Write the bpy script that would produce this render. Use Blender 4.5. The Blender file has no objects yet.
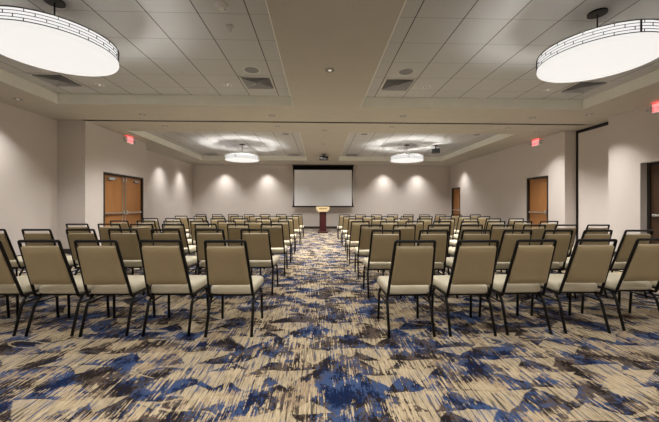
import bpy, bmesh, math, random
from mathutils import Vector, Matrix
random.seed(7)
C = bpy.context.scene.collection
PI = math.pi
S = bpy.context.scene

# ------------------------------------------------------------------ materials
def srgb(r, g, b):
    def c(v):
        v /= 255.0
        return v / 12.92 if v <= .04045 else ((v + .055) / 1.055) ** 2.4
    return (c(r), c(g), c(b), 1)

def newmat(name):
    m = bpy.data.materials.new(name); m.use_nodes = True
    nt = m.node_tree; b = nt.nodes['Principled BSDF']
    return m, nt, b

def plain(name, col, rough=.6, metal=0, spec=.5, noise=0, nscale=20, bump=0, bscale=200):
    m, nt, b = newmat(name)
    b.inputs['Base Color'].default_value = col
    b.inputs['Roughness'].default_value = rough
    b.inputs['Metallic'].default_value = metal
    b.inputs['Specular IOR Level'].default_value = spec
    tc = nt.nodes.new('ShaderNodeTexCoord')
    n = nt.nodes.new('ShaderNodeTexNoise'); n.inputs['Scale'].default_value = nscale
    nt.links.new(tc.outputs['Object'], n.inputs['Vector'])
    r = nt.nodes.new('ShaderNodeValToRGB')
    k = noise if noise else .03
    r.color_ramp.elements[0].color = tuple(max(0, c * (1 - k)) for c in col[:3]) + (1,)
    r.color_ramp.elements[1].color = tuple(min(1, c * (1 + k)) for c in col[:3]) + (1,)
    r.color_ramp.elements[0].position = .3; r.color_ramp.elements[1].position = .7
    nt.links.new(n.outputs['Fac'], r.inputs['Fac'])
    nt.links.new(r.outputs['Color'], b.inputs['Base Color'])
    if bump:
        n2 = nt.nodes.new('ShaderNodeTexNoise'); n2.inputs['Scale'].default_value = bscale
        nt.links.new(tc.outputs['Object'], n2.inputs['Vector'])
        bp = nt.nodes.new('ShaderNodeBump'); bp.inputs['Strength'].default_value = bump
        bp.inputs['Distance'].default_value = .002
        nt.links.new(n2.outputs['Fac'], bp.inputs['Height'])
        nt.links.new(bp.outputs['Normal'], b.inputs['Normal'])
    return m

def emit(name, col, strength):
    m, nt, b = newmat(name)
    b.inputs['Base Color'].default_value = (.3, .3, .3, 1)
    b.inputs['Emission Color'].default_value = col
    b.inputs['Emission Strength'].default_value = strength
    return m

class X:
    """tiny expression builder over Math nodes"""
    nt = None
    def __init__(s, v): s.v = v
    @staticmethod
    def op(o, *a):
        n = X.nt.nodes.new('ShaderNodeMath'); n.operation = o
        for i, q in enumerate(a):
            q = q.v if isinstance(q, X) else q
            if isinstance(q, (int, float)): n.inputs[i].default_value = q
            else: X.nt.links.new(q, n.inputs[i])
        return X(n.outputs[0])
    def __add__(s, o): return X.op('ADD', s, o)
    __radd__ = __add__
    def __sub__(s, o): return X.op('SUBTRACT', s, o)
    def __rsub__(s, o): return X.op('SUBTRACT', o, s)
    def __mul__(s, o): return X.op('MULTIPLY', s, o)
    __rmul__ = __mul__
    def __truediv__(s, o): return X.op('DIVIDE', s, o)
    def floor(s): return X.op('FLOOR', s)
    def fract(s): return X.op('FRACT', s)
    def abs(s): return X.op('ABSOLUTE', s)
    def sin(s): return X.op('SINE', s)
    def gt(s, o): return X.op('GREATER_THAN', s, o)
    def lt(s, o): return X.op('LESS_THAN', s, o)
    def clamp(s):
        r = X.op('ADD', s, 0.0); r.v.node.use_clamp = True; return r
    def step(s, a, w):                       # soft threshold
        return ((s - a) * (1.0 / w) + .5).clamp()

def vec(x, y, z=0.0):
    n = X.nt.nodes.new('ShaderNodeCombineXYZ')
    for i, q in enumerate((x, y, z)):
        q = q.v if isinstance(q, X) else q
        if isinstance(q, (int, float)): n.inputs[i].default_value = q
        else: X.nt.links.new(q, n.inputs[i])
    return n.outputs[0]

def noise(v, scale=1.0, detail=2.0, rough=.5):
    n = X.nt.nodes.new('ShaderNodeTexNoise')
    n.inputs['Scale'].default_value = scale; n.inputs['Detail'].default_value = detail
    n.inputs['Roughness'].default_value = rough
    X.nt.links.new(v, n.inputs['Vector'])
    return X(n.outputs['Fac'])

def mix(f, a, b):
    n = X.nt.nodes.new('ShaderNodeMix'); n.data_type = 'RGBA'
    for i, q in ((0, f), (6, a), (7, b)):
        q = q.v if isinstance(q, X) else q
        if isinstance(q, (int, float, tuple)): n.inputs[i].default_value = q
        else: X.nt.links.new(q, n.inputs[i])
    return n.outputs[2]

def coords(nt):
    X.nt = nt
    tc = nt.nodes.new('ShaderNodeTexCoord')
    sp = nt.nodes.new('ShaderNodeSeparateXYZ')
    nt.links.new(tc.outputs['Object'], sp.inputs[0])
    return X(sp.outputs[0]), X(sp.outputs[1]), X(sp.outputs[2])

def carpet_material():
    m, nt, b = newmat('carpet')
    u, v, w = coords(nt)
    w1 = noise(vec(u, v), 1.6, 2) - .5
    w2 = noise(vec(u + 31.0, v + 7.0), 3.1, 3) - .5
    uu = u + w1 * .30
    vv = v + w2 * .13
    streak = noise(vec(u * 95.0, v * 4.6), 1.0, 3, .62) - .5
    streak2 = noise(vec(u * 46.0 + 11.0, v * 3.0), 1.0, 2, .5) - .5
    fine = ((noise(vec(u * 150.0, v * 9.0), 1.0, 2, .6) - .5) * 2.2 + .5).clamp()
    fuzz = noise(vec(u * 42.0, v * 24.0), 1.0, 4, .75) - .5
    blot = noise(vec(uu * 3.6, vv * 4.2), 1.0, 3, .6)
    blot2 = noise(vec(uu * 1.5 + 9.0, vv * 1.7 + 4.0), 1.0, 2)
    D = blot + blot2 * .45 + streak * .62 + streak2 * .42 + fuzz * .6
    dark = D.step(.655, .07)
    hue = noise(vec(uu * 3.0 + 50.0, vv * 3.2 + 20.0), 1.0, 2) + streak * .6 + fuzz * .9
    blue = hue.step(.53, .07)
    deep = (noise(vec(u * 9.0 + 3.0, v * 6.0), 1.0, 3) + fuzz * .8 + streak * .5).step(.51, .10)
    taupe = (noise(vec(uu * 3.1 + 80.0, vv * 3.0 + 60.0), 1.0, 3) + streak * 1.3 + streak2 * .8).step(.43, .09)
    def peaks(ph, aw, ah, offs, th):
        bv = vv / ah + offs
        bi = bv.floor(); t = bv.fract()
        rnd = ((bi * 12.9898 + ph).sin() * 437.58).fract()
        cu = uu / aw + rnd
        ci = cu.floor(); p = (cu.fract() - .5).abs() * 2.0
        r2 = ((ci * 7.31 + bi * 3.77 + ph).sin() * 917.3).fract()
        flip = r2.gt(.66)
        tt = t * (1.0 - flip) + (1.0 - t) * flip
        amp = r2 * .5 + .35
        lim = (1.0 - p) * amp - tt + streak * .16 + fuzz * .06
        return lim.step(.04, .02) * r2.gt(th)
    pk = X.op('MAXIMUM', peaks(1.3, .31, .20, .1, .5), peaks(4.1, .46, .30, .45, .6))
    rb = (noise(vec(uu * 1.3 + 5.0, vv * 2.4 + 2.0), 1.0, 1) * 4.0).fract()
    rib = (rb - .5 + fuzz * .05).abs().lt(.035) * noise(vec(u * 1.8, v * 1.8), 1.0, 1).gt(.5)
    cream = mix(fine, srgb(150, 133, 104), srgb(204, 188, 158))
    tau = mix(fine, srgb(118, 102, 84), srgb(176, 154, 124))
    bl = mix(deep, srgb(17, 30, 62), srgb(58, 76, 112))
    br = mix(deep, srgb(36, 29, 27), srgb(84, 72, 64))
    base = mix(taupe * .9, cream, tau)
    dk = mix(blue, br, bl)
    col = mix(dark, base, dk)
    keep = (1.0 - (streak + streak2 * .6).step(.07, .04) * .85) * .8
    col = mix(X.op('MAXIMUM', pk, rib) * keep, col, cream)
    nt.links.new(col, b.inputs['Base Color'])
    b.inputs['Roughness'].default_value = .95
    b.inputs['Specular IOR Level'].default_value = .1
    bp = nt.nodes.new('ShaderNodeBump'); bp.inputs['Strength'].default_value = .25
    bp.inputs['Distance'].default_value = .004
    nt.links.new(noise(vec(u, v), 260.0, 2).v, bp.inputs['Height'])
    nt.links.new(bp.outputs['Normal'], b.inputs['Normal'])
    return m

def tile_material(x0):
    """acoustic ceiling tile with its grid: pitch .615 x .606 m"""
    m, nt, b = newmat('acoustic_tile')
    u, v, w = coords(nt)
    a = (((u - x0) / .615).fract() - .5).abs()
    c = (((v - 3.85) / .606).fract() - .5).abs()
    la = a.gt(.5 - .0125); lc = c.gt(.5 - .0085)
    cell = noise(vec(((u - x0) / .615).floor() * 3.7, ((v - 3.85) / .606).floor() * 5.1), 1.0, 0)
    sp = noise(vec(u, v), 90.0, 3, .7)
    base = mix(sp, srgb(182, 182, 180), srgb(212, 212, 210))
    base = mix((cell - .3) * .35, base, srgb(176, 174, 168))
    col = mix(lc * .5, base, srgb(112, 110, 104))
    col = mix(la * .85, col, srgb(78, 74, 66))
    nt.links.new(col, b.inputs['Base Color'])
    b.inputs['Roughness'].default_value = .9
    b.inputs['Specular IOR Level'].default_value = .15
    return m

def wallcover_material():
    m, nt, b = newmat('wallcovering')
    u, v, w = coords(nt)
    n = noise(vec(u * 60.0, v * 60.0, w * 14.0), 1.0, 3, .6)
    n2 = noise(vec(u, v, w), 1.5, 2)
    col = mix(n, srgb(202, 194, 188), srgb(216, 208, 202))
    col = mix((n2 - .4) * .3, col, srgb(194, 186, 178))
    nt.links.new(col, b.inputs['Base Color'])
    b.inputs['Roughness'].default_value = .8
    b.inputs['Specular IOR Level'].default_value = .2
    bp = nt.nodes.new('ShaderNodeBump'); bp.inputs['Strength'].default_value = .15
    bp.inputs['Distance'].default_value = .002
    nt.links.new(n.v, bp.inputs['Height']); nt.links.new(bp.outputs['Normal'], b.inputs['Normal'])
    return m

def wood_material(name, a, b_, sc=1.0):
    m, nt, b = newmat(name)
    u, v, w = coords(nt)
    g = noise(vec(u * 22.0 * sc, v * 22.0 * sc, w * 1.6 * sc), 1.0, 4, .65)
    g2 = noise(vec(u * 6.0, v * 6.0, w * .7), 1.0, 2)
    col = mix((g * .7 + g2 * .5 - .1).clamp(), a, b_)
    nt.links.new(col, b.inputs['Base Color'])
    b.inputs['Roughness'].default_value = .45
    return m

M = {}
M['carpet'] = carpet_material()
M['tile_left'] = tile_material(-.86)
M['tile_right'] = tile_material(1.2)
M['wall'] = wallcover_material()
M['paint'] = plain('ceiling_paint', srgb(190, 184, 172), .85, spec=.2, noise=.02, nscale=3)
M['tray'] = plain('tray_paint_lit', srgb(240, 240, 230), .85, spec=.2, noise=.02, nscale=3)  # ceiling paint made lighter, standing in for lamp light on the tray sides
M['dark_trim'] = plain('dark_trim', srgb(40, 34, 30), .5, noise=.08)
M['base'] = plain('rubber_base', srgb(52, 46, 42), .6, noise=.08)
M['door'] = wood_material('door_veneer', srgb(134, 86, 44), srgb(180, 126, 70))
M['maple'] = wood_material('maple_veneer', srgb(214, 190, 144), srgb(234, 214, 172))
M['mahogany'] = wood_material('mahogany_veneer', srgb(40, 9, 9), srgb(84, 20, 18))
M['steel'] = plain('brushed_steel', srgb(196, 194, 190), .3, metal=.85, noise=.05, nscale=60)
M['black'] = plain('black_metal', srgb(15, 13, 12), .45, spec=.3, noise=.1, nscale=30)
M['black_plastic'] = plain('black_plastic', srgb(11, 11, 12), .6, noise=.1)
M['cream'] = plain('cream_vinyl', srgb(216, 208, 184), .5, spec=.35, noise=.03, nscale=8, bump=.15, bscale=400)
M['tan'] = plain('tan_vinyl', srgb(174, 157, 122), .5, spec=.35, noise=.04, nscale=6, bump=.15, bscale=400)
M['white_plastic'] = plain('white_plastic', srgb(214, 212, 206), .5, noise=.02)
M['grey_metal'] = plain('grey_metal', srgb(168, 168, 170), .5, noise=.04)
M['grille'] = plain('speaker_grille', srgb(132, 132, 134), .6, noise=.2, nscale=160)
M['recess'] = plain('reflector', srgb(140, 134, 124), .35, metal=.6, noise=.05)
M['screen'] = plain('projection_fabric', srgb(238, 240, 243), .8, spec=.1, noise=.01)
M['black_fabric'] = plain('black_fabric', srgb(10, 10, 11), .8, spec=.1)
M['lamp'] = emit('opal_diffuser', (1, .97, .93, 1), .21)
M['lamp_side'] = emit('opal_band', (1, .99, .97, 1), .22)
M['bulb'] = emit('lamp_glow', (1, .92, .8, 1), .15)
M['exit_face'] = emit('exit_face', (1, .42, .42, 1), .22)
M['exit_red'] = emit('exit_letters', (1, .01, .02, 1), .22)
M['exit_glow'] = emit('exit_ceiling_glow', (1, .03, .03, 1), 3.0)
M['led'] = emit('small_led', (.3, 1, .4, 1), 1.0)
M['brass'] = plain('brass', srgb(168, 130, 70), .4, metal=.7, noise=.08)

# ------------------------------------------------------------------ mesh helpers
def link(name, bm, m, parent=None, loc=None, smooth=False):
    me = bpy.data.meshes.new(name)
    bmesh.ops.recalc_face_normals(bm, faces=bm.faces)
    bm.to_mesh(me); bm.free()
    if smooth:
        for p in me.polygons: p.use_smooth = True
    mats = m if isinstance(m, (list, tuple)) else [m]
    for q in mats: me.materials.append(q)
    o = bpy.data.objects.new(name, me); C.objects.link(o)
    if loc is not None: o.location = loc
    if parent is not None: o.parent = parent
    return o

def tag(o, label, cat, group=None):
    o['label'] = label; o['category'] = cat
    if group: o['group'] = group
    return o

def thing(name, label, cat, loc=(0, 0, 0), rotz=0, group=None):
    o = bpy.data.objects.new(name, None); C.objects.link(o)
    o.empty_display_size = .1
    o.location = loc; o.rotation_euler = (0, 0, rotz)
    return tag(o, label, cat, group)

def struct(name, bm, m, parent=None, smooth=False):
    o = link(name, bm, m, parent, smooth=smooth)
    if parent is None: o['kind'] = 'structure'
    return o

def add_box(bm, x0, x1, y0, y1, z0, z1, mi=0, bevel=0, seg=2):
    r = bmesh.ops.create_cube(bm, size=1)
    vs = r['verts']
    for v in vs:
        v.co = Vector(((x0 + x1) / 2 + v.co.x * (x1 - x0), (y0 + y1) / 2 + v.co.y * (y1 - y0), (z0 + z1) / 2 + v.co.z * (z1 - z0)))
    fs = set(f for v in vs for f in v.link_faces)
    for f in fs: f.material_index = mi
    if bevel:
        es = set(e for v in vs for e in v.link_edges)
        bmesh.ops.bevel(bm, geom=list(es), offset=bevel, segments=seg, affect='EDGES', profile=.5)
    return bm

def boxes(*bs, bevel=0):
    bm = bmesh.new()
    for b in bs: add_box(bm, *b, bevel=bevel)
    return bm

def add_cyl(bm, p, r, h, n=24, r2=None, axis='z', mi=0):
    mt = Matrix.Translation(Vector(p))
    if axis == 'y': mt = mt @ Matrix.Rotation(-PI / 2, 4, 'X')
    if axis == 'x': mt = mt @ Matrix.Rotation(PI / 2, 4, 'Y')
    mt = mt @ Matrix.Translation((0, 0, h / 2))
    q = bmesh.ops.create_cone(bm, cap_ends=True, segments=n, radius1=r, radius2=r if r2 is None else r2, depth=h, matrix=mt)
    for f in set(f for v in q['verts'] for f in v.link_faces): f.material_index = mi
    return bm

def add_ring(bm, c, r0, r1, z0, z1, n=48, mi=0):
    rings = []
    for (r, z) in ((r0, z0), (r1, z0), (r1, z1), (r0, z1)):
        rings.append([bm.verts.new((c[0] + r * math.cos(2 * PI * i / n), c[1] + r * math.sin(2 * PI * i / n), c[2] + z)) for i in range(n)])
    for k in range(4):
        a, b = rings[k], rings[(k + 1) % 4]
        for i in range(n):
            f = bm.faces.new((a[i], a[(i + 1) % n], b[(i + 1) % n], b[i])); f.material_index = mi
    return bm

def add_tube(bm, pts, r=.011, n=8, closed=False, sq=.35):
    """sweep a softly squared section along pts"""
    pts = [Vector(p) for p in pts]
    N = len(pts); rings = []
    ref = None
    for i, p in enumerate(pts):
        if i == 0: t = pts[1] - pts[0]
        elif i == N - 1: t = pts[-1] - pts[-2]
        else: t = (pts[i + 1] - p).normalized() + (p - pts[i - 1]).normalized()
        t.normalize()
        if ref is None:
            ref = Vector((0, 1, 0)) if abs(t.y) < .8 else Vector((1, 0, 0))
        a = (ref - t * ref.dot(t)).normalized(); b = t.cross(a); ref = a
        ring = []
        for k in range(n):
            g = 2 * PI * (k + .5) / n
            ca, sa = math.cos(g), math.sin(g)
            q = 1 / max(abs(ca), abs(sa))
            q = 1 + (q - 1) * sq
            ring.append(bm.verts.new(p + (a * ca + b * sa) * r * q))
        rings.append(ring)
    for i in range(N - 1):
        for k in range(n):
            bm.faces.new((rings[i][k], rings[i][(k + 1) % n], rings[i + 1][(k + 1) % n], rings[i + 1][k]))
    bm.faces.new(rings[0]); bm.faces.new(rings[-1])
    return bm

def round_path(pts, rad, seg=4):
    pts = [Vector(p) for p in pts]; out = [pts[0]]
    for i in range(1, len(pts) - 1):
        a, b, c = pts[i - 1], pts[i], pts[i + 1]
        r = min(rad, (a - b).length * .45, (c - b).length * .45)
        p0 = b + (a - b).normalized() * r; p1 = b + (c - b).normalized() * r
        for k in range(seg + 1):
            t = k / seg
            out.append(p0 * (1 - t) ** 2 + b * 2 * t * (1 - t) + p1 * t * t)
    out.append(pts[-1]); return out

def cushion(wx, wy, wz, rad, crown=0, cuts=7, taper=0):
    """soft rounded block centred on origin; crown bulges the +z face; taper narrows +y end"""
    bm = bmesh.new(); bmesh.ops.create_cube(bm, size=2)
    bmesh.ops.subdivide_edges(bm, edges=bm.edges[:], cuts=cuts, use_grid_fill=True)
    h = Vector((wx / 2, wy / 2, wz / 2))
    for v in bm.verts:
        c = v.co.copy()
        def sp(t, half):                      # crowd the cuts near the edges
            lim = 1 - rad / half
            s = math.copysign(1, t); a = abs(t)
            return s * (a / .72 * lim if a < .72 else lim + (a - .72) / .28 * (1 - lim))
        p = Vector((sp(c.x, h.x) * h.x, sp(c.y, h.y) * h.y, c.z * h.z))
        q = Vector([max(-h[i] + rad, min(h[i] - rad, p[i])) for i in range(3)])
        d = p - q
        if d.length > 1e-6: p = q + d.normalized() * rad
        if c.z > 0: p.z += crown * (1 - (p.x / h.x) ** 2) * (1 - (p.y / h.y) ** 2) * c.z
        p.x *= 1 - taper * (p.y + h.y) / (2 * h.y)
        v.co = p
    return bm

# ------------------------------------------------------------------ room
ZC = 3.327        # soffit
ZT = 3.537        # acoustic tile
YB, YF = 16.45, -1.1
XL, XJ, XR, XP = -6.55, -5.87, 7.0, 7.34
T = .2

bm = boxes((XL - .3, XP + .3, YF, YB + .2, -.12, 0))
struct('floor', bm, M['carpet'])

# soffit with four tray openings, slot for the folding-wall track
TX = [(-5.47, -.55), (.9, 5.85)]
TY = [(.7, 6.72), (9.07, 14.72)]
SL0, SL1 = 7.955, 8.02
bm = bmesh.new()
xs0, xs1 = XL - .3, XP + .3
for (a, b) in ((YF - .2, TY[0][0]), (TY[0][1], SL0), (SL1, TY[1][0]), (TY[1][1], YB + .2)):
    add_box(bm, xs0, xs1, a, b, ZC, ZC + .12)
for (a, b) in TY:
    for (c, d) in ((xs0, TX[0][0]), (TX[0][1], TX[1][0]), (TX[1][1], xs1)):
        add_box(bm, c, d, a, b, ZC, ZC + .12)
struct('ceiling', bm, M['paint'])
for tx in TX:
    for ty in TY:
        bm = bmesh.new(); e = .03
        add_box(bm, tx[0], tx[0] + .012, ty[0], ty[1], ZC + .002, ZT)
        add_box(bm, tx[1] - .012, tx[1], ty[0], ty[1], ZC + .002, ZT)
        add_box(bm, tx[0] + .012, tx[1] - .012, ty[0], ty[0] + .012, ZC + .002, ZT)
        add_box(bm, tx[0] + .012, tx[1] - .012, ty[1] - .012, ty[1], ZC + .002, ZT)
        struct('trim_1', bm, M['tray'])
        struct('ceiling', boxes((tx[0] - .02, tx[1] + .02, ty[0] - .02, ty[1] + .02, ZT, ZT + .06)), M['tile_left'] if tx[0] < 0 else M['tile_right'])
# track slot
bm = boxes((XJ - .02, XR, SL0 - .012, SL0, ZC - .004, ZC + .11), (XJ - .02, XR, SL1, SL1 + .012, ZC - .004, ZC + .11), (XJ - .02, XR, SL0, SL1, ZC + .09, ZC + .11))
struct('trim_2', bm, M['dark_trim'])

def wall_along_y(name, x, side, y0, y1, holes=(), top=ZC):
    """wall whose room face is at x; side +1: material lies at +x"""
    bm = bmesh.new(); a, b = (x, x + T) if side > 0 else (x - T, x)
    y = y0
    for (h0, h1, hz) in sorted(holes):
        add_box(bm, a, b, y, h0, 0, top); add_box(bm, a, b, h0, h1, hz, top); y = h1
    add_box(bm, a, b, y, y1, 0, top)
    return struct(name, bm, M['wall'])

def base_along_y(name, x, side, spans):
    bm = bmesh.new()
    for a, b in spans:
        if side > 0: add_box(bm, x - .012, x, a, b, 0, .115, bevel=.003)
        else: add_box(bm, x, x + .012, a, b, 0, .115, bevel=.003)
    return struct(name, bm, M['base'])

DH = 2.12
D1 = (8.70, 10.62); D2 = (9.30, 10.28); D3 = (15.25, 16.22); D4 = (5.45, 6.57)
JY0, JY1 = 8.04, 10.82
wall_along_y('wall_left', XL, -1, YF, JY0)
struct('wall_left', boxes((XL, XJ, JY0, JY0 + .12, 0, ZC)), M['wall'])
wall_along_y('wall_left', XJ, -1, JY0 + .12, JY1 - .12, [(D1[0], D1[1], DH)])
struct('wall_left', boxes((XL, XJ, JY1 - .12, JY1, 0, ZC)), M['wall'])
wall_along_y('wall_left', XL, -1, JY1, YB)
struct('wall_back', boxes((XL - T, XR + T, YB, YB + T, 0, ZC)), M['wall'])
struct('wall_front', boxes((XL - T, XR + T, YF - T, YF, 0, ZC)), M['wall'])
PY0, PY1 = 7.32, 8.66
wall_along_y('wall_right', XR, 1, YF, PY0, [(D4[0], D4[1], DH)])
wall_along_y('wall_right', XR, 1, PY1, YB, [(D2[0], D2[1], DH), (D3[0], D3[1], DH)])
# pocket for the folding wall: door panel with black gaskets
struct('wall_right', boxes((XP + .02, XP + .1, PY0, PY1, 0, ZC), (XR + T, XP + .1, PY1, PY1 + .1, 0, ZC), (XR + T, XP + .1, PY0 - .1, PY0, 0, ZC)), M['wall'])
door = struct('door_5', boxes((XP - .01, XP + .02, PY0 + .01, PY1 - .075, .012, ZC - .085), bevel=.004), M['wall'])
link('gasket', boxes((XP - .014, XP + .02, PY1 - .07, PY1 - .002, .0, ZC - .001), (XP - .014, XP + .02, PY0, PY1 - .072, ZC - .08, ZC - .001)), M['black'], door)

# side returns of the deep right doorway are the wall thickness itself
base_along_y('baseboard_left', XL, -1, [(YF, JY0), (JY1, YB)])
base_along_y('baseboard_left', XJ, -1, [(JY0, D1[0]), (D1[1], JY1)])
struct('baseboard_left', boxes((XL + .012, XJ + .012, JY0 - .012, JY0, 0, .115)), M['base'])
base_along_y('baseboard_right', XR, 1, [(YF, D4[0]), (D4[1], PY0), (PY1, D2[0]), (D2[1], D3[0]), (D3[1], YB)])
struct('baseboard_back', boxes((XL + .012, XR - .012, YB - .012, YB, 0, .115), bevel=.003), M['base'])

# ------------------------------------------------------------------ doors
def door_frame_bm(x, side, y0, y1, depth, w=.05):
    a, b = (x - .012, x + depth) if side > 0 else (x - depth, x + .012)
    return boxes((a, b, y0, y0 + w, 0, DH), (a, b, y1 - w, y1, 0, DH), (a, b, y0 + w, y1 - w, DH - w, DH))

def leaf(parent, x, side, y0, y1):
    a, b = (x, x + .045) if side > 0 else (x - .045, x)
    return link('door_leaf', boxes((a, b, y0, y1, .01, DH - .055), bevel=.003), M['door'], parent)

def panic_bar(parent, x, side, y0, y1, hub):
    """push bar along a leaf face at x; hub = y of the latch head"""
    s = -side; bm = bmesh.new()
    xa, xb = sorted((x + s * .035, x + s * .06))
    add_box(bm, xa, xb, y0, y1, .965, 1.005, bevel=.008)
    xa, xb = sorted((x, x + s * .05))
    for yy in (y0, y1 - .04): add_box(bm, xa, xb, yy, yy + .04, .955, 1.015, bevel=.006)
    xa, xb = sorted((x, x + s * .075))
    add_box(bm, xa, xb, hub - .045, hub + .045, .93, 1.05, bevel=.015)
    return link('panic_bar', bm, M['steel'], parent)

# left pair
dp = .13
door = struct('door_1', door_frame_bm(XJ, -1, D1[0], D1[1], T), M['dark_trim'])
mid = (D1[0] + D1[1]) / 2; lx = XJ - .05
for (a, b, hub) in ((D1[0] + .053, mid - .003, mid - .07), (mid + .003, D1[1] - .053, mid + .07)):
    lf = leaf(door, lx, -1, a, b)
    panic_bar(lf, lx, -1, a + .05, b - .05, hub)
    bm = bmesh.new()                                   # vertical rod
    add_box(bm, lx, lx + .03, hub - .012, hub + .012, 1.04, 1.93, bevel=.004)
    add_box(bm, lx, lx + .045, hub - .03, hub + .03, 1.93, 2.04, bevel=.008)
    add_box(bm, lx, lx + .02, hub - .012, hub + .012, .12, .94, bevel=.003)
    link('vertical_rod', bm, M['steel'], lf)
    bm = bmesh.new()
    cy = a + .30 if hub < mid else b - .30
    add_box(bm, lx, lx + .06, cy - .12, cy + .12, 1.93, 1.99, bevel=.006)
    add_box(bm, lx + .015, lx + .03, cy - .02, cy + .26 if hub < mid else cy + .02, 2.0, 2.015)
    link('door_closer', bm, M['grey_metal'], lf)
# right far-side singles
for nm, dd in (('door_2', D2), ('door_3', D3)):
    door = struct(nm, door_frame_bm(XR, 1, dd[0], dd[1], T), M['dark_trim'])
    a, b = dd[0] + .053, dd[1] - .053
    lf = leaf(door, XR + .06, 1, a, b)
    panic_bar(lf, XR + .06, 1, a + .04, b - .02, a + .07)
# near right, set deep in the wall
door = struct('door_4', boxes((XR + .15, XR + T, D4[0], D4[0] + .06, 0, DH), (XR + .15, XR + T, D4[1] - .06, D4[1], 0, DH), (XR + .15, XR + T, D4[0] + .06, D4[1] - .06, DH - .06, DH)), M['dark_trim'])
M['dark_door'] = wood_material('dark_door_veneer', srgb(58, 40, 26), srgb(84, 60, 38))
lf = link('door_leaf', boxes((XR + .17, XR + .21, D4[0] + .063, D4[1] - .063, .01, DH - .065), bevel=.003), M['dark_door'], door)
panic_bar(lf, XR + .17, 1, D4[0] + .10, D4[1] - .13, D4[0] + .16)

# ------------------------------------------------------------------ exit signs with twin emergency heads
def exit_sign(x, side, yc, zc, label):
    s = -side
    t = thing('exit_sign', label, 'exit sign', (x, yc, zc), 0, 'exit signs with emergency lamps')
    def bx(a, b, y0, y1, z0, z1, bev=0):
        xa, xb = sorted((s * a, s * b)); return (xa, xb, y0, y1, z0, z1)
    bm = boxes(bx(.001, .055, -.17, .17, -.1, .1), bevel=.008)
    link('housing', bm, M['white_plastic'], t)
    f = link('face', boxes(bx(.055, .060, -.155, .155, -.085, .085)), M['exit_face'], t)
    cu = bpy.data.curves.new('letters', 'FONT'); cu.body = 'EXIT'; cu.size = .15; cu.extrude = .0015
    cu.align_x = 'CENTER'; cu.align_y = 'CENTER'
    o = bpy.data.objects.new('letters_curve', cu)
    me = bpy.data.meshes.new_from_object(o); bpy.data.objects.remove(o)
    me.materials.append(M['exit_red'])
    lt = bpy.data.objects.new('lettering', me); C.objects.link(lt)
    # readable from inside the room
    lt.rotation_euler = (PI / 2, 0, -PI / 2 if s < 0 else PI / 2)
    lt.location = (s * .0625, 0, -.022); lt.parent = f
    for q in (-1, 1):
        bm = bmesh.new()
        add_cyl(bm, (s * .03, q * .17, .0) if q > 0 else (s * .03, -.195, 0), .012, .025, 10, axis='y')
        add_cyl(bm, (s * .01, q * .235, .0), .042, .062 * 1, 18, r2=.05, axis='x') if s > 0 else add_cyl(bm, (-.072, q * .235, .0), .05, .062, 18, r2=.042, axis='x')
        h = link('lamp_head', bm, M['white_plastic'], t, smooth=False)
        bm = bmesh.new()
        add_cyl(bm, (s * .0715 if s > 0 else -.0745, q * .235, .0), .038, .003, 18, axis='x')
        link('lens', bm, M['grey_metal'], h)
    bm = boxes(bx(.01, .05, -.15, .15, .1005, .1035))  # glowing strip added on top to redden the ceiling above
    link('top_glow_strip', bm, M['exit_glow'], t)
    return t
exit_sign(XJ, -1, 9.82, 3.205, 'red lit exit sign above the wooden double doors on the left wall')
exit_sign(XR, 1, 9.80, 3.205, 'red lit exit sign above the single wooden door midway along the right wall')
exit_sign(XR, 1, 6.12, 3.205, 'red lit exit sign nearest the camera, above the deep doorway at right edge')

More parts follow.
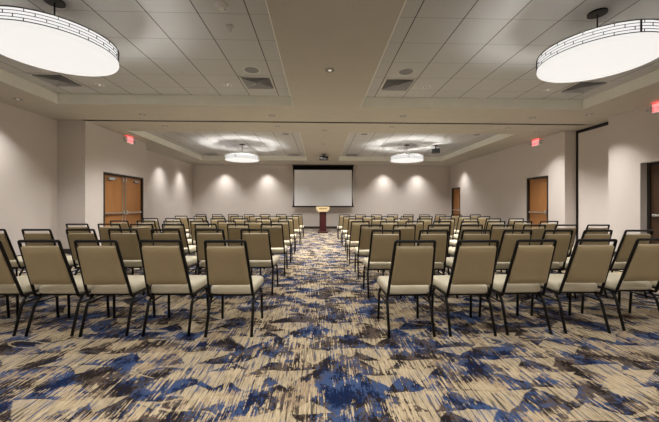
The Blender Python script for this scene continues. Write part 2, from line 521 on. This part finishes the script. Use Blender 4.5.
# ------------------------------------------------------------------ drum pendants
def pendant(x, y, label, up=32):
    t = thing('drum_pendant', label, 'ceiling light', (x, y, ZT), 0, 'large drum pendants')
    R = .62; zb = 2.925 - ZT; zt = zb + .165
    bm = bmesh.new(); add_cyl(bm, (0, 0, -.022), .10, .022, 32); link('canopy', bm, M['black'], t)
    bm = bmesh.new(); add_cyl(bm, (0, 0, zt + .026), .008, -zt - .048, 10); add_cyl(bm, (0, 0, zt + .0), .03, .03, 16)
    link('stem', bm, M['black'], t)
    bm = bmesh.new(); n = 96; prof = []                    # opal bowl: shallow dome bottom
    for k in range(9):
        a = k / 8; prof.append((R * .985 * (1 - (1 - a) ** 3) if 0 else R * .985 * a, zb - .012 * (1 - a * a)))
    prof += [(R * .992, zb + .012), (R * .99, zb + .035)]
    rings = [[bm.verts.new((r * math.cos(2 * PI * i / n), r * math.sin(2 * PI * i / n), z)) for i in range(n)] for r, z in prof[1:]]
    cv = bm.verts.new((0, 0, prof[0][1]))
    for i in range(n): bm.faces.new((cv, rings[0][i], rings[0][(i + 1) % n]))
    for a, b in zip(rings, rings[1:]):
        for i in range(n): bm.faces.new((a[i], a[(i + 1) % n], b[(i + 1) % n], b[i]))
    link('diffuser', bm, M['lamp'], t, smooth=True)
    bm = bmesh.new(); add_ring(bm, (0, 0, 0), R * .965, R * .98, zb + .03, zt - .004, 96)
    link('glowing_band', bm, M['lamp_side'], t, smooth=False)
    bm = bmesh.new(); add_cyl(bm, (0, 0, zt + .008), .57, .006, 64); link('top_plate', bm, M['white_plastic'], t)
    bm = bmesh.new()                                       # circular tube inside the drum, shining out over its rim
    add_tube(bm, [(.53 * math.cos(2 * PI * k / 60), .53 * math.sin(2 * PI * k / 60), zt - .034) for k in range(61)], .012, 6, sq=0)
    link('tube_lamp', bm, emit('tube_light', (1, .985, .96, 1), up), t)
    bm = bmesh.new()                                       # brick-like metal lattice
    rows = 4; z0 = zb + .038; dz = (zt - z0) / rows; r0, r1 = R * .985, R * .993
    for k in range(rows + 1):
        hh = .0045 if 0 < k < rows else .008
        add_ring(bm, (0, 0, 0), r0, r1 + (.003 if k in (0, rows) else 0), z0 + k * dz - hh / 2, z0 + k * dz + hh / 2, 96)
    for k in range(rows):
        for j in range(15):
            a = 2 * PI * (j + (.5 if k % 2 else 0) + .17 * k) / 15
            for s in (0,):
                c, sn = math.cos(a), math.sin(a); w = .003
                vs = []
                for rr in (r0, r1):
                    for zz in (z0 + k * dz, z0 + (k + 1) * dz):
                        for q in (-w, w):
                            vs.append(bm.verts.new((rr * c - q * sn, rr * sn + q * c, zz)))
                for idx in ((0, 1, 3, 2), (4, 6, 7, 5), (0, 4, 5, 1), (2, 3, 7, 6), (0, 2, 6, 4), (1, 5, 7, 3)):
                    bm.faces.new([vs[i] for i in idx])
    link('lattice_band', bm, M['dark_trim'], t)
    for a in (-.55 * PI, .12 * PI, .8 * PI):               # joint straps
        bm = bmesh.new(); c, sn = math.cos(a), math.sin(a); w = .007; vs = []
        for rr in (R * .984, R * 1.0):
            for zz in (z0 - .004, zt + .004):
                for q in (-w, w): vs.append(bm.verts.new((rr * c - q * sn, rr * sn + q * c, zz)))
        for idx in ((0, 1, 3, 2), (4, 6, 7, 5), (0, 4, 5, 1), (2, 3, 7, 6), (0, 2, 6, 4), (1, 5, 7, 3)):
            bm.faces.new([vs[i] for i in idx])
        link('joint_strap', bm, M['black'], t)
    return t
pendant(-3.03, 3.68, 'large drum pendant nearest the camera at upper left, opal glass with dark lattice')
pendant(3.38, 3.68, 'large drum pendant nearest the camera at upper right, opal glass with dark lattice')
pendant(-2.93, 12.0, 'distant drum pendant left of the projection screen, glowing white', 95)
pendant(3.38, 11.9, 'distant drum pendant right of the projection screen, glowing white', 95)

# ------------------------------------------------------------------ recessed downlights
def downlight(x, y, z, label, watts=14, size=125, blend=1, lit=True):
    t = thing('recessed_downlight', label, 'downlight', (x, y, z), 0, 'recessed downlights')
    bm = bmesh.new(); add_ring(bm, (0, 0, 0), .052, .078, -.006, 0, 28); link('trim_ring', bm, M['white_plastic'] if z > ZC + .05 else M['recess'], t)
    bm = bmesh.new(); add_cyl(bm, (0, 0, -.004), .052, .003, 28); r = link('reflector', bm, M['recess'], t)
    bm = bmesh.new(); add_cyl(bm, (0, 0, -.011), .026, .007, 20); link('lens', bm, M['bulb'], t)
    l = bpy.data.lights.new('downlight_beam', 'SPOT'); l.energy = watts; l.spot_size = math.radians(size); l.spot_blend = blend
    l.shadow_soft_size = .06; l.color = (1, .965, .925)
    lo = bpy.data.objects.new('downlight_beam', l); C.objects.link(lo); lo.location = (0, 0, -.02); lo.parent = t
    return t
W = 48
dls = [
 (-6.02, 6.45, 'beside the left wall just before the wall steps in', 1),
 (-6.02, 4.3, 'beside the left wall out of the left edge', 1),
 (-4.14, 7.46, 'in front of the ceiling track at far left', 1),
 (-1.11, 7.42, 'in front of the ceiling track left of centre', 1),
 (.17, 4.91, 'alone in the wide centre soffit between the near trays', 1),
 (2.0, 7.38, 'in front of the ceiling track right of centre', 1),
 (5.18, 7.4, 'in front of the ceiling track above the right block of chairs', 1),
 (6.31, 7.08, 'beside the right wall in front of the folding-wall pocket', 1.4),
 (-4.12, 8.5, 'just beyond the ceiling track at far left', 1),
 (-1.11, 8.42, 'just beyond the ceiling track left of centre', 1),
 (1.97, 8.38, 'just beyond the ceiling track right of centre', 1),
 (5.18, 8.4, 'just beyond the ceiling track before the right tray', 1),
 (6.32, 8.86, 'beside the right wall just beyond the folding-wall pocket', 1.4),
 (.16, 8.85, 'in the centre soffit just beyond the ceiling track', 1),
 (.17, 10.8, 'in the centre soffit between the two far trays', 1),
 (.2, 12.45, 'in the centre soffit just before the aisle projector', 2.2),
 (-6.05, 13.05, 'beside the left wall, first of the pair near the far corner', 1),
 (-6.05, 14.9, 'beside the left wall, closest to the far left corner', 1),
 (6.5, 14.8, 'beside the right wall next to the farthest door', 1),
 (-4.89, 15.98, 'against the screen wall at far left', 1.2),
 (-2.68, 15.98, 'against the screen wall, first to the left of the screen', 1.2),
 (3.42, 15.98, 'against the screen wall, first to the right of the screen', 1.2),
 (5.2, 15.98, 'against the screen wall at far right', 1.2),
]
for x, y, lb, k in dls:
    downlight(x, y, ZC, 'added unseen downlight ' + lb, W * k * (1.0 if abs(x) > 5.9 or y > 15.5 else 1.5 if y > 8 else 1.15), 98 if abs(x) > 5.9 or y > 15.5 else 130)
for x, y, z, lb in [(-6.02, 1.9, ZC, 'beside the left wall behind the camera'), (6.31, 4.5, ZC, 'beside the right wall nearest the camera'), (6.31, 1.9, ZC, 'beside the right wall behind the camera'),
                    (.17, 1.9, ZC, 'in the centre soffit directly above the camera'), (.17, -.4, ZC, 'in the centre soffit behind the camera'),
                    (-4.14, 0, ZC, 'behind the camera, far left'), (-1.9, 0, ZC, 'behind the camera, left'), (2.2, 0, ZC, 'behind the camera, right'), (4.6, 0, ZC, 'behind the camera, far right'),
                    (-4.25, 1.3, ZT, 'outer near edge of the near left tray'), (-1.77, 1.3, ZT, 'inner near edge of the near left tray'),
                    (2.13, 1.3, ZT, 'inner near edge of the near right tray'), (4.62, 1.3, ZT, 'outer near edge of the near right tray')]:
    downlight(x, y, z, 'added unseen downlight ' + lb, W)  # out-of-view lamps added to brighten the foreground
for x, y, lb in [(-4.25, 9.45, 'at the front edge of the far left tray, outer'), (-1.77, 9.45, 'at the front edge of the far left tray, inner'),
                 (2.13, 9.45, 'at the front edge of the far right tray, inner'), (4.62, 9.45, 'at the front edge of the far right tray, outer'),
                 (-4.25, 14.3, 'in the far left tray at its far edge, outer'), (4.62, 14.3, 'in the far right tray at its far edge, outer')]:
    downlight(x, y, ZT, 'added unseen downlight ' + lb, W * 1.6)  # extra lamps added to lift the far half of the room
for x, y, lb in [(-1.77, 6.1, 'in the near left tray beside the square diffuser'), (-4.25, 6.2, 'in the near left tray below the drum pendant rim'),
                 (2.13, 6.1, 'in the near right tray beside the square diffuser'), (4.62, 6.15, 'in the near right tray below the drum pendant rim'),
                 (-1.77, 14.3, 'in the far left tray at its far edge near the screen'), (2.15, 14.3, 'in the far right tray at its far edge near the screen')]:
    downlight(x, y, ZT, 'added unseen downlight ' + lb, W * (1.3 if y < 10 else 2.2))

# ------------------------------------------------------------------ ceiling fittings
def speaker(x, y, lb):
    t = thing('ceiling_speaker', lb, 'speaker', (x, y, ZT), 0, 'round ceiling speakers')
    bm = bmesh.new(); add_ring(bm, (0, 0, 0), .125, .14, -.01, 0, 36); link('rim', bm, M['white_plastic'], t)
    bm = bmesh.new(); add_cyl(bm, (0, 0, -.008), .125, .006, 36); link('grille', bm, M['grille'], t)
speaker(-1.16, 5.42, 'round grey ceiling speaker in the near left tray by the air diffuser')
speaker(1.52, 5.40, 'round grey ceiling speaker in the near right tray by the air diffuser')
speaker(-1.08, 10.2, 'round ceiling speaker in the far left tray')
speaker(1.48, 10.15, 'round ceiling speaker in the far right tray next to the centre soffit')
speaker(5.2, 10.1, 'round ceiling speaker in the far right tray beside the right wall')

def diffuser(x, y, lb):
    t = thing('air_diffuser', lb, 'air vent', (x, y, ZT), 0, 'square ceiling air diffusers')
    h = .285; bm = bmesh.new()
    for a in ((-h, h, -h, -h + .025), (-h, h, h - .025, h), (-h, -h + .025, -h + .025, h - .025), (h - .025, h, -h + .025, h - .025)):
        add_box(bm, a[0], a[1], a[2], a[3], -.012, -.001)
    link('frame', bm, M['white_plastic'], t)
    link('backing', boxes((-h + .025, h - .025, -h + .025, h - .025, -.0035, -.001)), M['grille'], t)
    bm = bmesh.new()                                   # four quadrants of slanted blades
    for q in range(4):
        rot = Matrix.Rotation(q * PI / 2, 4, 'Z')
        for k in range(7):
            d = .035 + k * .033
            vs = [bm.verts.new(rot @ Vector(p)) for p in ((-d, d, -.005), (d, d, -.005), (d + .018, d + .018, -.028 + .004 * (k == 6)), (-d - .018, d + .018, -.028 + .004 * (k == 6)))]
            vs2 = [bm.verts.new(rot @ Vector(p)) for p in ((-d, d + .002, -.004), (d, d + .002, -.004), (d + .018, d + .021, -.027), (-d - .018, d + .021, -.027))]
            bm.faces.new(vs); bm.faces.new(vs2[::-1])
            for i in range(4): bm.faces.new((vs[i], vs2[i], vs2[(i + 1) % 4], vs[(i + 1) % 4]))
    link('blades', bm, M['grey_metal'], t)
diffuser(-1.165, 5.98, 'square louvred air diffuser in the near left tray beside the centre soffit')
diffuser(1.51, 5.98, 'square louvred air diffuser in the near right tray beside the centre soffit')
diffuser(-4.86, 5.98, 'square louvred air diffuser behind the near left drum pendant')
diffuser(5.2, 5.98, 'square louvred air diffuser behind the near right drum pendant')
diffuser(-4.86, 14.3, 'square air diffuser in the outer far corner of the far left tray')
diffuser(-1.165, 14.3, 'square air diffuser in the far left tray near the screen')
diffuser(1.51, 14.3, 'square air diffuser in the far right tray near the screen')

def sprinkler(x, y, z, lb):
    t = thing('ceiling_sprinkler', lb, 'sprinkler', (x, y, z), 0, 'fire sprinkler heads')
    bm = bmesh.new(); add_cyl(bm, (0, 0, -.006), .035, .006, 20); link('escutcheon', bm, M['white_plastic'], t)
    bm = bmesh.new(); add_cyl(bm, (0, 0, -.035), .008, .03, 10); add_cyl(bm, (0, 0, -.038), .017, .003, 14); link('deflector', bm, M['steel'], t)
sprinkler(-2.38, 5.51, ZT, 'small sprinkler head in the near left tray')
sprinkler(-4.78, 12.4, ZT, 'small sprinkler head in the far left tray')
sprinkler(5.3, 12.2, ZT, 'small sprinkler head in the far right tray behind the hanging projector')

t = thing('occupancy_sensor', 'white cone shaped occupancy sensor on the near left ceiling tiles', 'sensor', (-1.16, 4.12, ZT))
bm = bmesh.new(); add_cyl(bm, (0, 0, -.022), .05, .022, 24); link('mount', bm, M['white_plastic'], t)
bm = bmesh.new(); add_cyl(bm, (0, 0, -.05), .036, .028, 24, r2=.045); add_cyl(bm, (0, -.01, -.10), .014, .05, 16, r2=.024); link('lens', bm, M['white_plastic'], t)
t = thing('smoke_detector', 'white round smoke detector on the tiles at the top of the picture', 'smoke detector', (-1.13, 3.68, ZT))
bm = bmesh.new(); add_cyl(bm, (0, 0, -.02), .075, .02, 28); link('mount', bm, M['white_plastic'], t)
bm = bmesh.new(); add_cyl(bm, (0, 0, -.055), .045, .035, 28, r2=.068); link('cover', bm, M['white_plastic'], t)
bm = bmesh.new(); add_cyl(bm, (.03, 0, -.059), .008, .004, 10); link('vent', bm, M['black_plastic'], t)

# ------------------------------------------------------------------ projectors
def projector(x, y, z, rz, w, pole, lb, turn=0):
    t = thing('ceiling_projector', lb, 'projector', (x, y, z), rz, 'black ceiling projectors')
    bm = bmesh.new(); add_cyl(bm, (0, 0, -.015), .07, .015, 20); add_cyl(bm, (0, 0, -pole), .022, pole - .015, 12); add_box(bm, -.08, .08, -.08, .08, -pole - .03, -pole, bevel=.006)
    link('mount_pole', bm, M['black_plastic'], t)
    zb = -pole - .03 - .135
    bd = link('body', boxes((-w / 2, w / 2, -.16, .16, zb, zb + .13), bevel=.018), M['black_plastic'], t)
    bm = bmesh.new(); add_cyl(bm, (w * .22, .155, zb + .07), .045, .03, 24, axis='y'); link('lens', bm, M['grey_metal'], bd)
    bm = bmesh.new()
    for k in range(5): add_box(bm, -w / 2 + .03, -w / 2 + .13, -.1615, -.1585, zb + .03 + k * .016, zb + .037 + k * .016)
    link('vent', bm, M['grey_metal'], bd)
projector(.2, 12.9, ZC, 0, .38, .07, 'black projector hanging from the centre soffit above the aisle')
projector(4.54, 12.0, ZT, 1.2, .42, .11, 'black projector hanging in the far right tray beside the drum pendant')

# ------------------------------------------------------------------ projection screen
SX = .215
t = thing('projection_screen', 'large white projection screen with black borders lowered before the far wall', 'projection screen', (SX, 16.2, 0))
sw, zt_, zb_ = 1.5, 3.06, 1.19
link('case', boxes((-1.6, 1.6, -.06, .1, ZC - .05, ZC - .001), bevel=.004), M['black_plastic'], t)
def curved_sheet(x_of, z0, z1, y, n=14, xin=None, th=.004):
    bm = bmesh.new(); rows = []
    for i in range(n + 1):
        z = z0 + (z1 - z0) * i / n
        a, b = xin(z), x_of(z)
        rows.append([bm.verts.new((a, y, z)), bm.verts.new((b, y, z)), bm.verts.new((b, y + th, z)), bm.verts.new((a, y + th, z))])
    for p, q in zip(rows, rows[1:]):
        for k in range(4): bm.faces.new((p[k], p[(k + 1) % 4], q[(k + 1) % 4], q[k]))
    bm.faces.new(rows[0]); bm.faces.new(rows[-1]); return bm
def edge(z):
    s = (z - zb_) / (ZC - .05 - zb_)
    return 1.575 - .055 * math.sin(PI * min(1, max(0, s)) ** .8)
link('fabric', curved_sheet(lambda z: sw - .005, zb_, zt_, 0, xin=lambda z: -sw + .005), M['screen'], t)
bd = bmesh.new()
me_parts = []
for s in (-1, 1):
    b2 = curved_sheet((lambda z: edge(z)) if s > 0 else (lambda z: -sw + .006), zb_ - .03, ZC - .05, -.002, xin=(lambda z: sw - .006) if s > 0 else (lambda z: -edge(z)), th=.0065)
    tmp = bpy.data.meshes.new('tmp'); b2.to_mesh(tmp); b2.free(); bd.from_mesh(tmp); bpy.data.meshes.remove(tmp)
add_box(bd, -sw, sw, -.002, .0045, zt_ - .002, ZC - .05)
add_box(bd, -sw, sw, -.002, .0045, zb_ - .03, zb_ + .002)
link('border', bd, M['black_fabric'], t)
bm = bmesh.new(); add_cyl(bm, (-1.62, 0, zb_ - .045), .022, 3.24, 14, axis='x'); link('bottom_bar', bm, M['black_plastic'], t)

# ------------------------------------------------------------------ lectern
t = thing('lectern', 'lectern with pale maple top on a dark red column, at the end of the aisle', 'lectern', (.17, 13.9, 0))
link('base', boxes((-.23, .23, -.2, .2, 0, .07), bevel=.01), M['mahogany'], t)
link('column', boxes((-.15, .15, -.1, .12, .07, .93), bevel=.006), M['mahogany'], t)
def prism(pts, y0, y1):
    bm = bmesh.new()
    a = [bm.verts.new((x, y0, z)) for x, z in pts]; b = [bm.verts.new((x, y1, z)) for x, z in pts]
    bm.faces.new(a); bm.faces.new(b[::-1]); n = len(pts)
    for i in range(n): bm.faces.new((a[i], b[i], b[(i + 1) % n], a[(i + 1) % n]))
    return bm
link('top', prism([(-.30, 1.16), (-.28, 1.02), (-.22, .985), (-.19, .93), (.19, .93), (.22, .985), (.28, 1.02), (.30, 1.16)], -.16, .19), M['maple'], t)
bm = bmesh.new()
add_box(bm, -.17, .17, -.166, -.1605, 1.05, 1.09)
link('name_strip', bm, M['brass'], t)

# ------------------------------------------------------------------ banquet chairs
LEFT = [
  [(-0.82, 2.75), (-1.40, 2.79), (-1.96, 2.80), (-2.46, 2.82), (-2.99, 2.84), (-3.52, 2.86)],
  [(-0.83, 4.06), (-1.42, 4.08), (-1.99, 4.10), (-2.54, 4.12), (-3.09, 4.14), (-3.66, 4.16), (-4.24, 4.17)],
  [(-0.80, 5.30), (-1.37, 5.32), (-1.92, 5.34), (-2.47, 5.36), (-3.00, 5.37), (-3.55, 5.39), (-4.09, 5.41)],
  [(-0.80, 6.43), (-1.35, 6.45), (-1.90, 6.47), (-2.46, 6.49), (-3.01, 6.51), (-3.56, 6.53), (-4.11, 6.55)],
  [(-0.82, 7.75), (-1.38, 7.77), (-1.94, 7.79), (-2.50, 7.81), (-3.06, 7.83), (-3.62, 7.85), (-4.18, 7.87)],
  [(-0.80, 9.50), (-1.36, 9.52), (-1.93, 9.54), (-2.50, 9.56), (-3.06, 9.58), (-3.62, 9.60), (-4.19, 9.62)],
  [(-0.80, 11.40), (-1.38, 11.42), (-1.97, 11.44), (-2.55, 11.46), (-3.13, 11.48), (-3.71, 11.50), (-4.30, 11.52)],
]
RIGHT = [
  [(0.84, 2.69), (1.40, 2.69), (1.94, 2.71), (2.50, 2.72), (3.11, 2.77), (3.66, 2.77)],
  [(0.84, 3.87), (1.44, 3.85), (1.98, 3.84), (2.49, 3.82), (3.00, 3.80), (3.49, 3.78), (4.01, 3.77)],
  [(0.85, 4.99), (1.38, 4.98), (1.94, 4.96), (2.46, 4.94), (2.96, 4.92), (3.48, 4.91), (3.99, 4.89), (4.50, 4.87)],
  [(0.83, 6.22), (1.41, 6.20), (1.92, 6.18), (2.47, 6.16), (3.03, 6.14), (3.55, 6.12), (4.09, 6.11), (4.61, 6.09)],
  [(0.90, 7.55), (1.46, 7.53), (2.01, 7.51), (2.57, 7.49), (3.12, 7.47), (3.68, 7.45), (4.24, 7.43), (4.79, 7.41)],
  [(0.90, 9.15), (1.46, 9.13), (2.03, 9.11), (2.59, 9.09), (3.16, 9.07), (3.72, 9.05), (4.29, 9.03), (4.85, 9.01)],
  [(0.90, 10.95), (1.46, 10.93), (2.02, 10.91), (2.59, 10.89), (3.15, 10.87), (3.71, 10.85), (4.27, 10.83), (4.83, 10.81), (5.50, 10.79)],
]

def make_chair():
    """origin on the floor midway between the rear feet; sitter faces +y"""
    t = thing('banquet_chair', 'x', 'chair', (0, 0, 0), 0, 'banquet chairs set out in rows')
    # seat pad
    bm = cushion(.425, .42, .085, .034, crown=.014)
    for v in bm.verts:
        v.co = Vector((v.co.x * (1 + .03 * (v.co.y / .215)), v.co.y + .305, v.co.z * 1.1 + .396 + .001 * v.co.y / .2))
    link('seat', bm, M['cream'], t, smooth=True)
    # leaning back panel
    y0, z0, y1, z1 = .062, .36, -.112, .878
    ax = Vector((0, y1 - y0, z1 - z0)); L = ax.length; ax.normalize(); nrm = Vector((0, ax.z, -ax.y))
    bm = cushion(.372, .385, .038, .014, crown=.005, taper=.11)
    bm2_faces = []
    for v in bm.verts:
        a = (v.co.y + .1925) + .105; n = v.co.z
        v.co = Vector((v.co.x, y0, z0)) + ax * (a + .008) + nrm * n
    for f in bm.faces:
        c = f.calc_center_median() - Vector((0, y0, z0)); f.material_index = 1 if c.dot(nrm) < -.006 else 0
    link('backrest', bm, [M['cream'], M['tan']], t, smooth=True)
    # back frame: one bent tube
    pts = []
    xb, xt = .2, .174
    pts = [(-xb, .30, .345), (-xb, .075, .345), (-xb, y0, .375), (-xt, y1, z1), (xt, y1, z1), (xb, y0, .375), (xb, .075, .345), (xb, .30, .345)]
    P = round_path(pts, .012, 3)
    bm = bmesh.new(); add_tube(bm, P, .0128, 8); link('back_frame', bm, M['black'], t, smooth=True)
    # legs
    for s in (-1, 1):
        bm = bmesh.new(); add_tube(bm, round_path([(s * .207, -.014, 0), (s * .203, .075, .285), (s * .196, .13, .335)], .05, 4), .0128, 8)
        link('leg', bm, M['black'], t, smooth=True)
        bm = bmesh.new(); add_tube(bm, round_path([(s * .209, .462, 0), (s * .204, .448, .285), (s * .198, .405, .335)], .05, 4), .0128, 8)
        link('leg', bm, M['black'], t, smooth=True)
        bm = bmesh.new(); add_tube(bm, [(s * .203, .078, .275), (s * .206, .452, .275)], .0075, 8)
        link('side_stretcher', bm, M['black'], t, smooth=True)
    bm = bmesh.new()
    for s in (-1, 1): add_tube(bm, [(s * .19, .11, .345), (s * .195, .47, .345)], .010, 8)
    for yy in (.12, .455): add_tube(bm, [(-.192, yy, .345), (.192, yy, .345)], .009, 8)
    link('seat_frame', bm, M['black'], t, smooth=True)
    return t

def dup(root):
    r = root.copy(); C.objects.link(r)
    for ch in root.children:
        c = ch.copy(); C.objects.link(c); c.parent = r
    return r

ORD = ['first', 'second', 'third', 'fourth', 'fifth', 'sixth', 'seventh', 'eighth', 'ninth']
proto = make_chair(); used = False
kids = list(proto.children)
def dup_first():
    r = proto.copy(); C.objects.link(r)
    for ch in kids:
        c = ch.copy(); C.objects.link(c); c.parent = r
    return r
for side, T_ in (('left', LEFT), ('right', RIGHT)):
    for i, row in enumerate(T_):
        for j, (x, y) in enumerate(row):
            o = dup_first() if used else proto
            used = True
            rz = math.radians(random.uniform(-1.2, 1.2))
            if i == 0 and side == 'left' : rz += math.radians(-.6)
            o.location = (x - math.sin(rz) * .12, y + .117, 0); o.rotation_euler = (0, 0, rz)
            seat = 'on the centre aisle' if j == 0 else ORD[j] + ' from the centre aisle'
            rown = 'row nearest the camera' if i == 0 else 'row farthest away' if i == 6 else ORD[i] + ' row back'
            o['label'] = 'cream banquet chair %s, %s block, %s' % (seat, side, rown)
            o['group'] = 'banquet chairs of the %s block' % side

# ------------------------------------------------------------------ camera, world, view
cam = bpy.data.cameras.new('camera'); co = bpy.data.objects.new('camera', cam); C.objects.link(co)
cam.sensor_width = 36; cam.lens = 312 / 659 * 36; cam.clip_start = .05
cam.shift_y = -5 / 659
co.location = (0, 0, 1.187); co.rotation_euler = (PI / 2, 0, -math.atan(10.5 / 312))
S.camera = co
w = bpy.data.worlds.new('world'); S.world = w; w.use_nodes = True
w.node_tree.nodes['Background'].inputs[0].default_value = (.02, .02, .02, 1)
S.view_settings.view_transform = 'Standard'; S.view_settings.look = 'None'
S.view_settings.gamma = 1; S.view_settings.use_curve_mapping = False
S.view_settings.exposure = 2.0
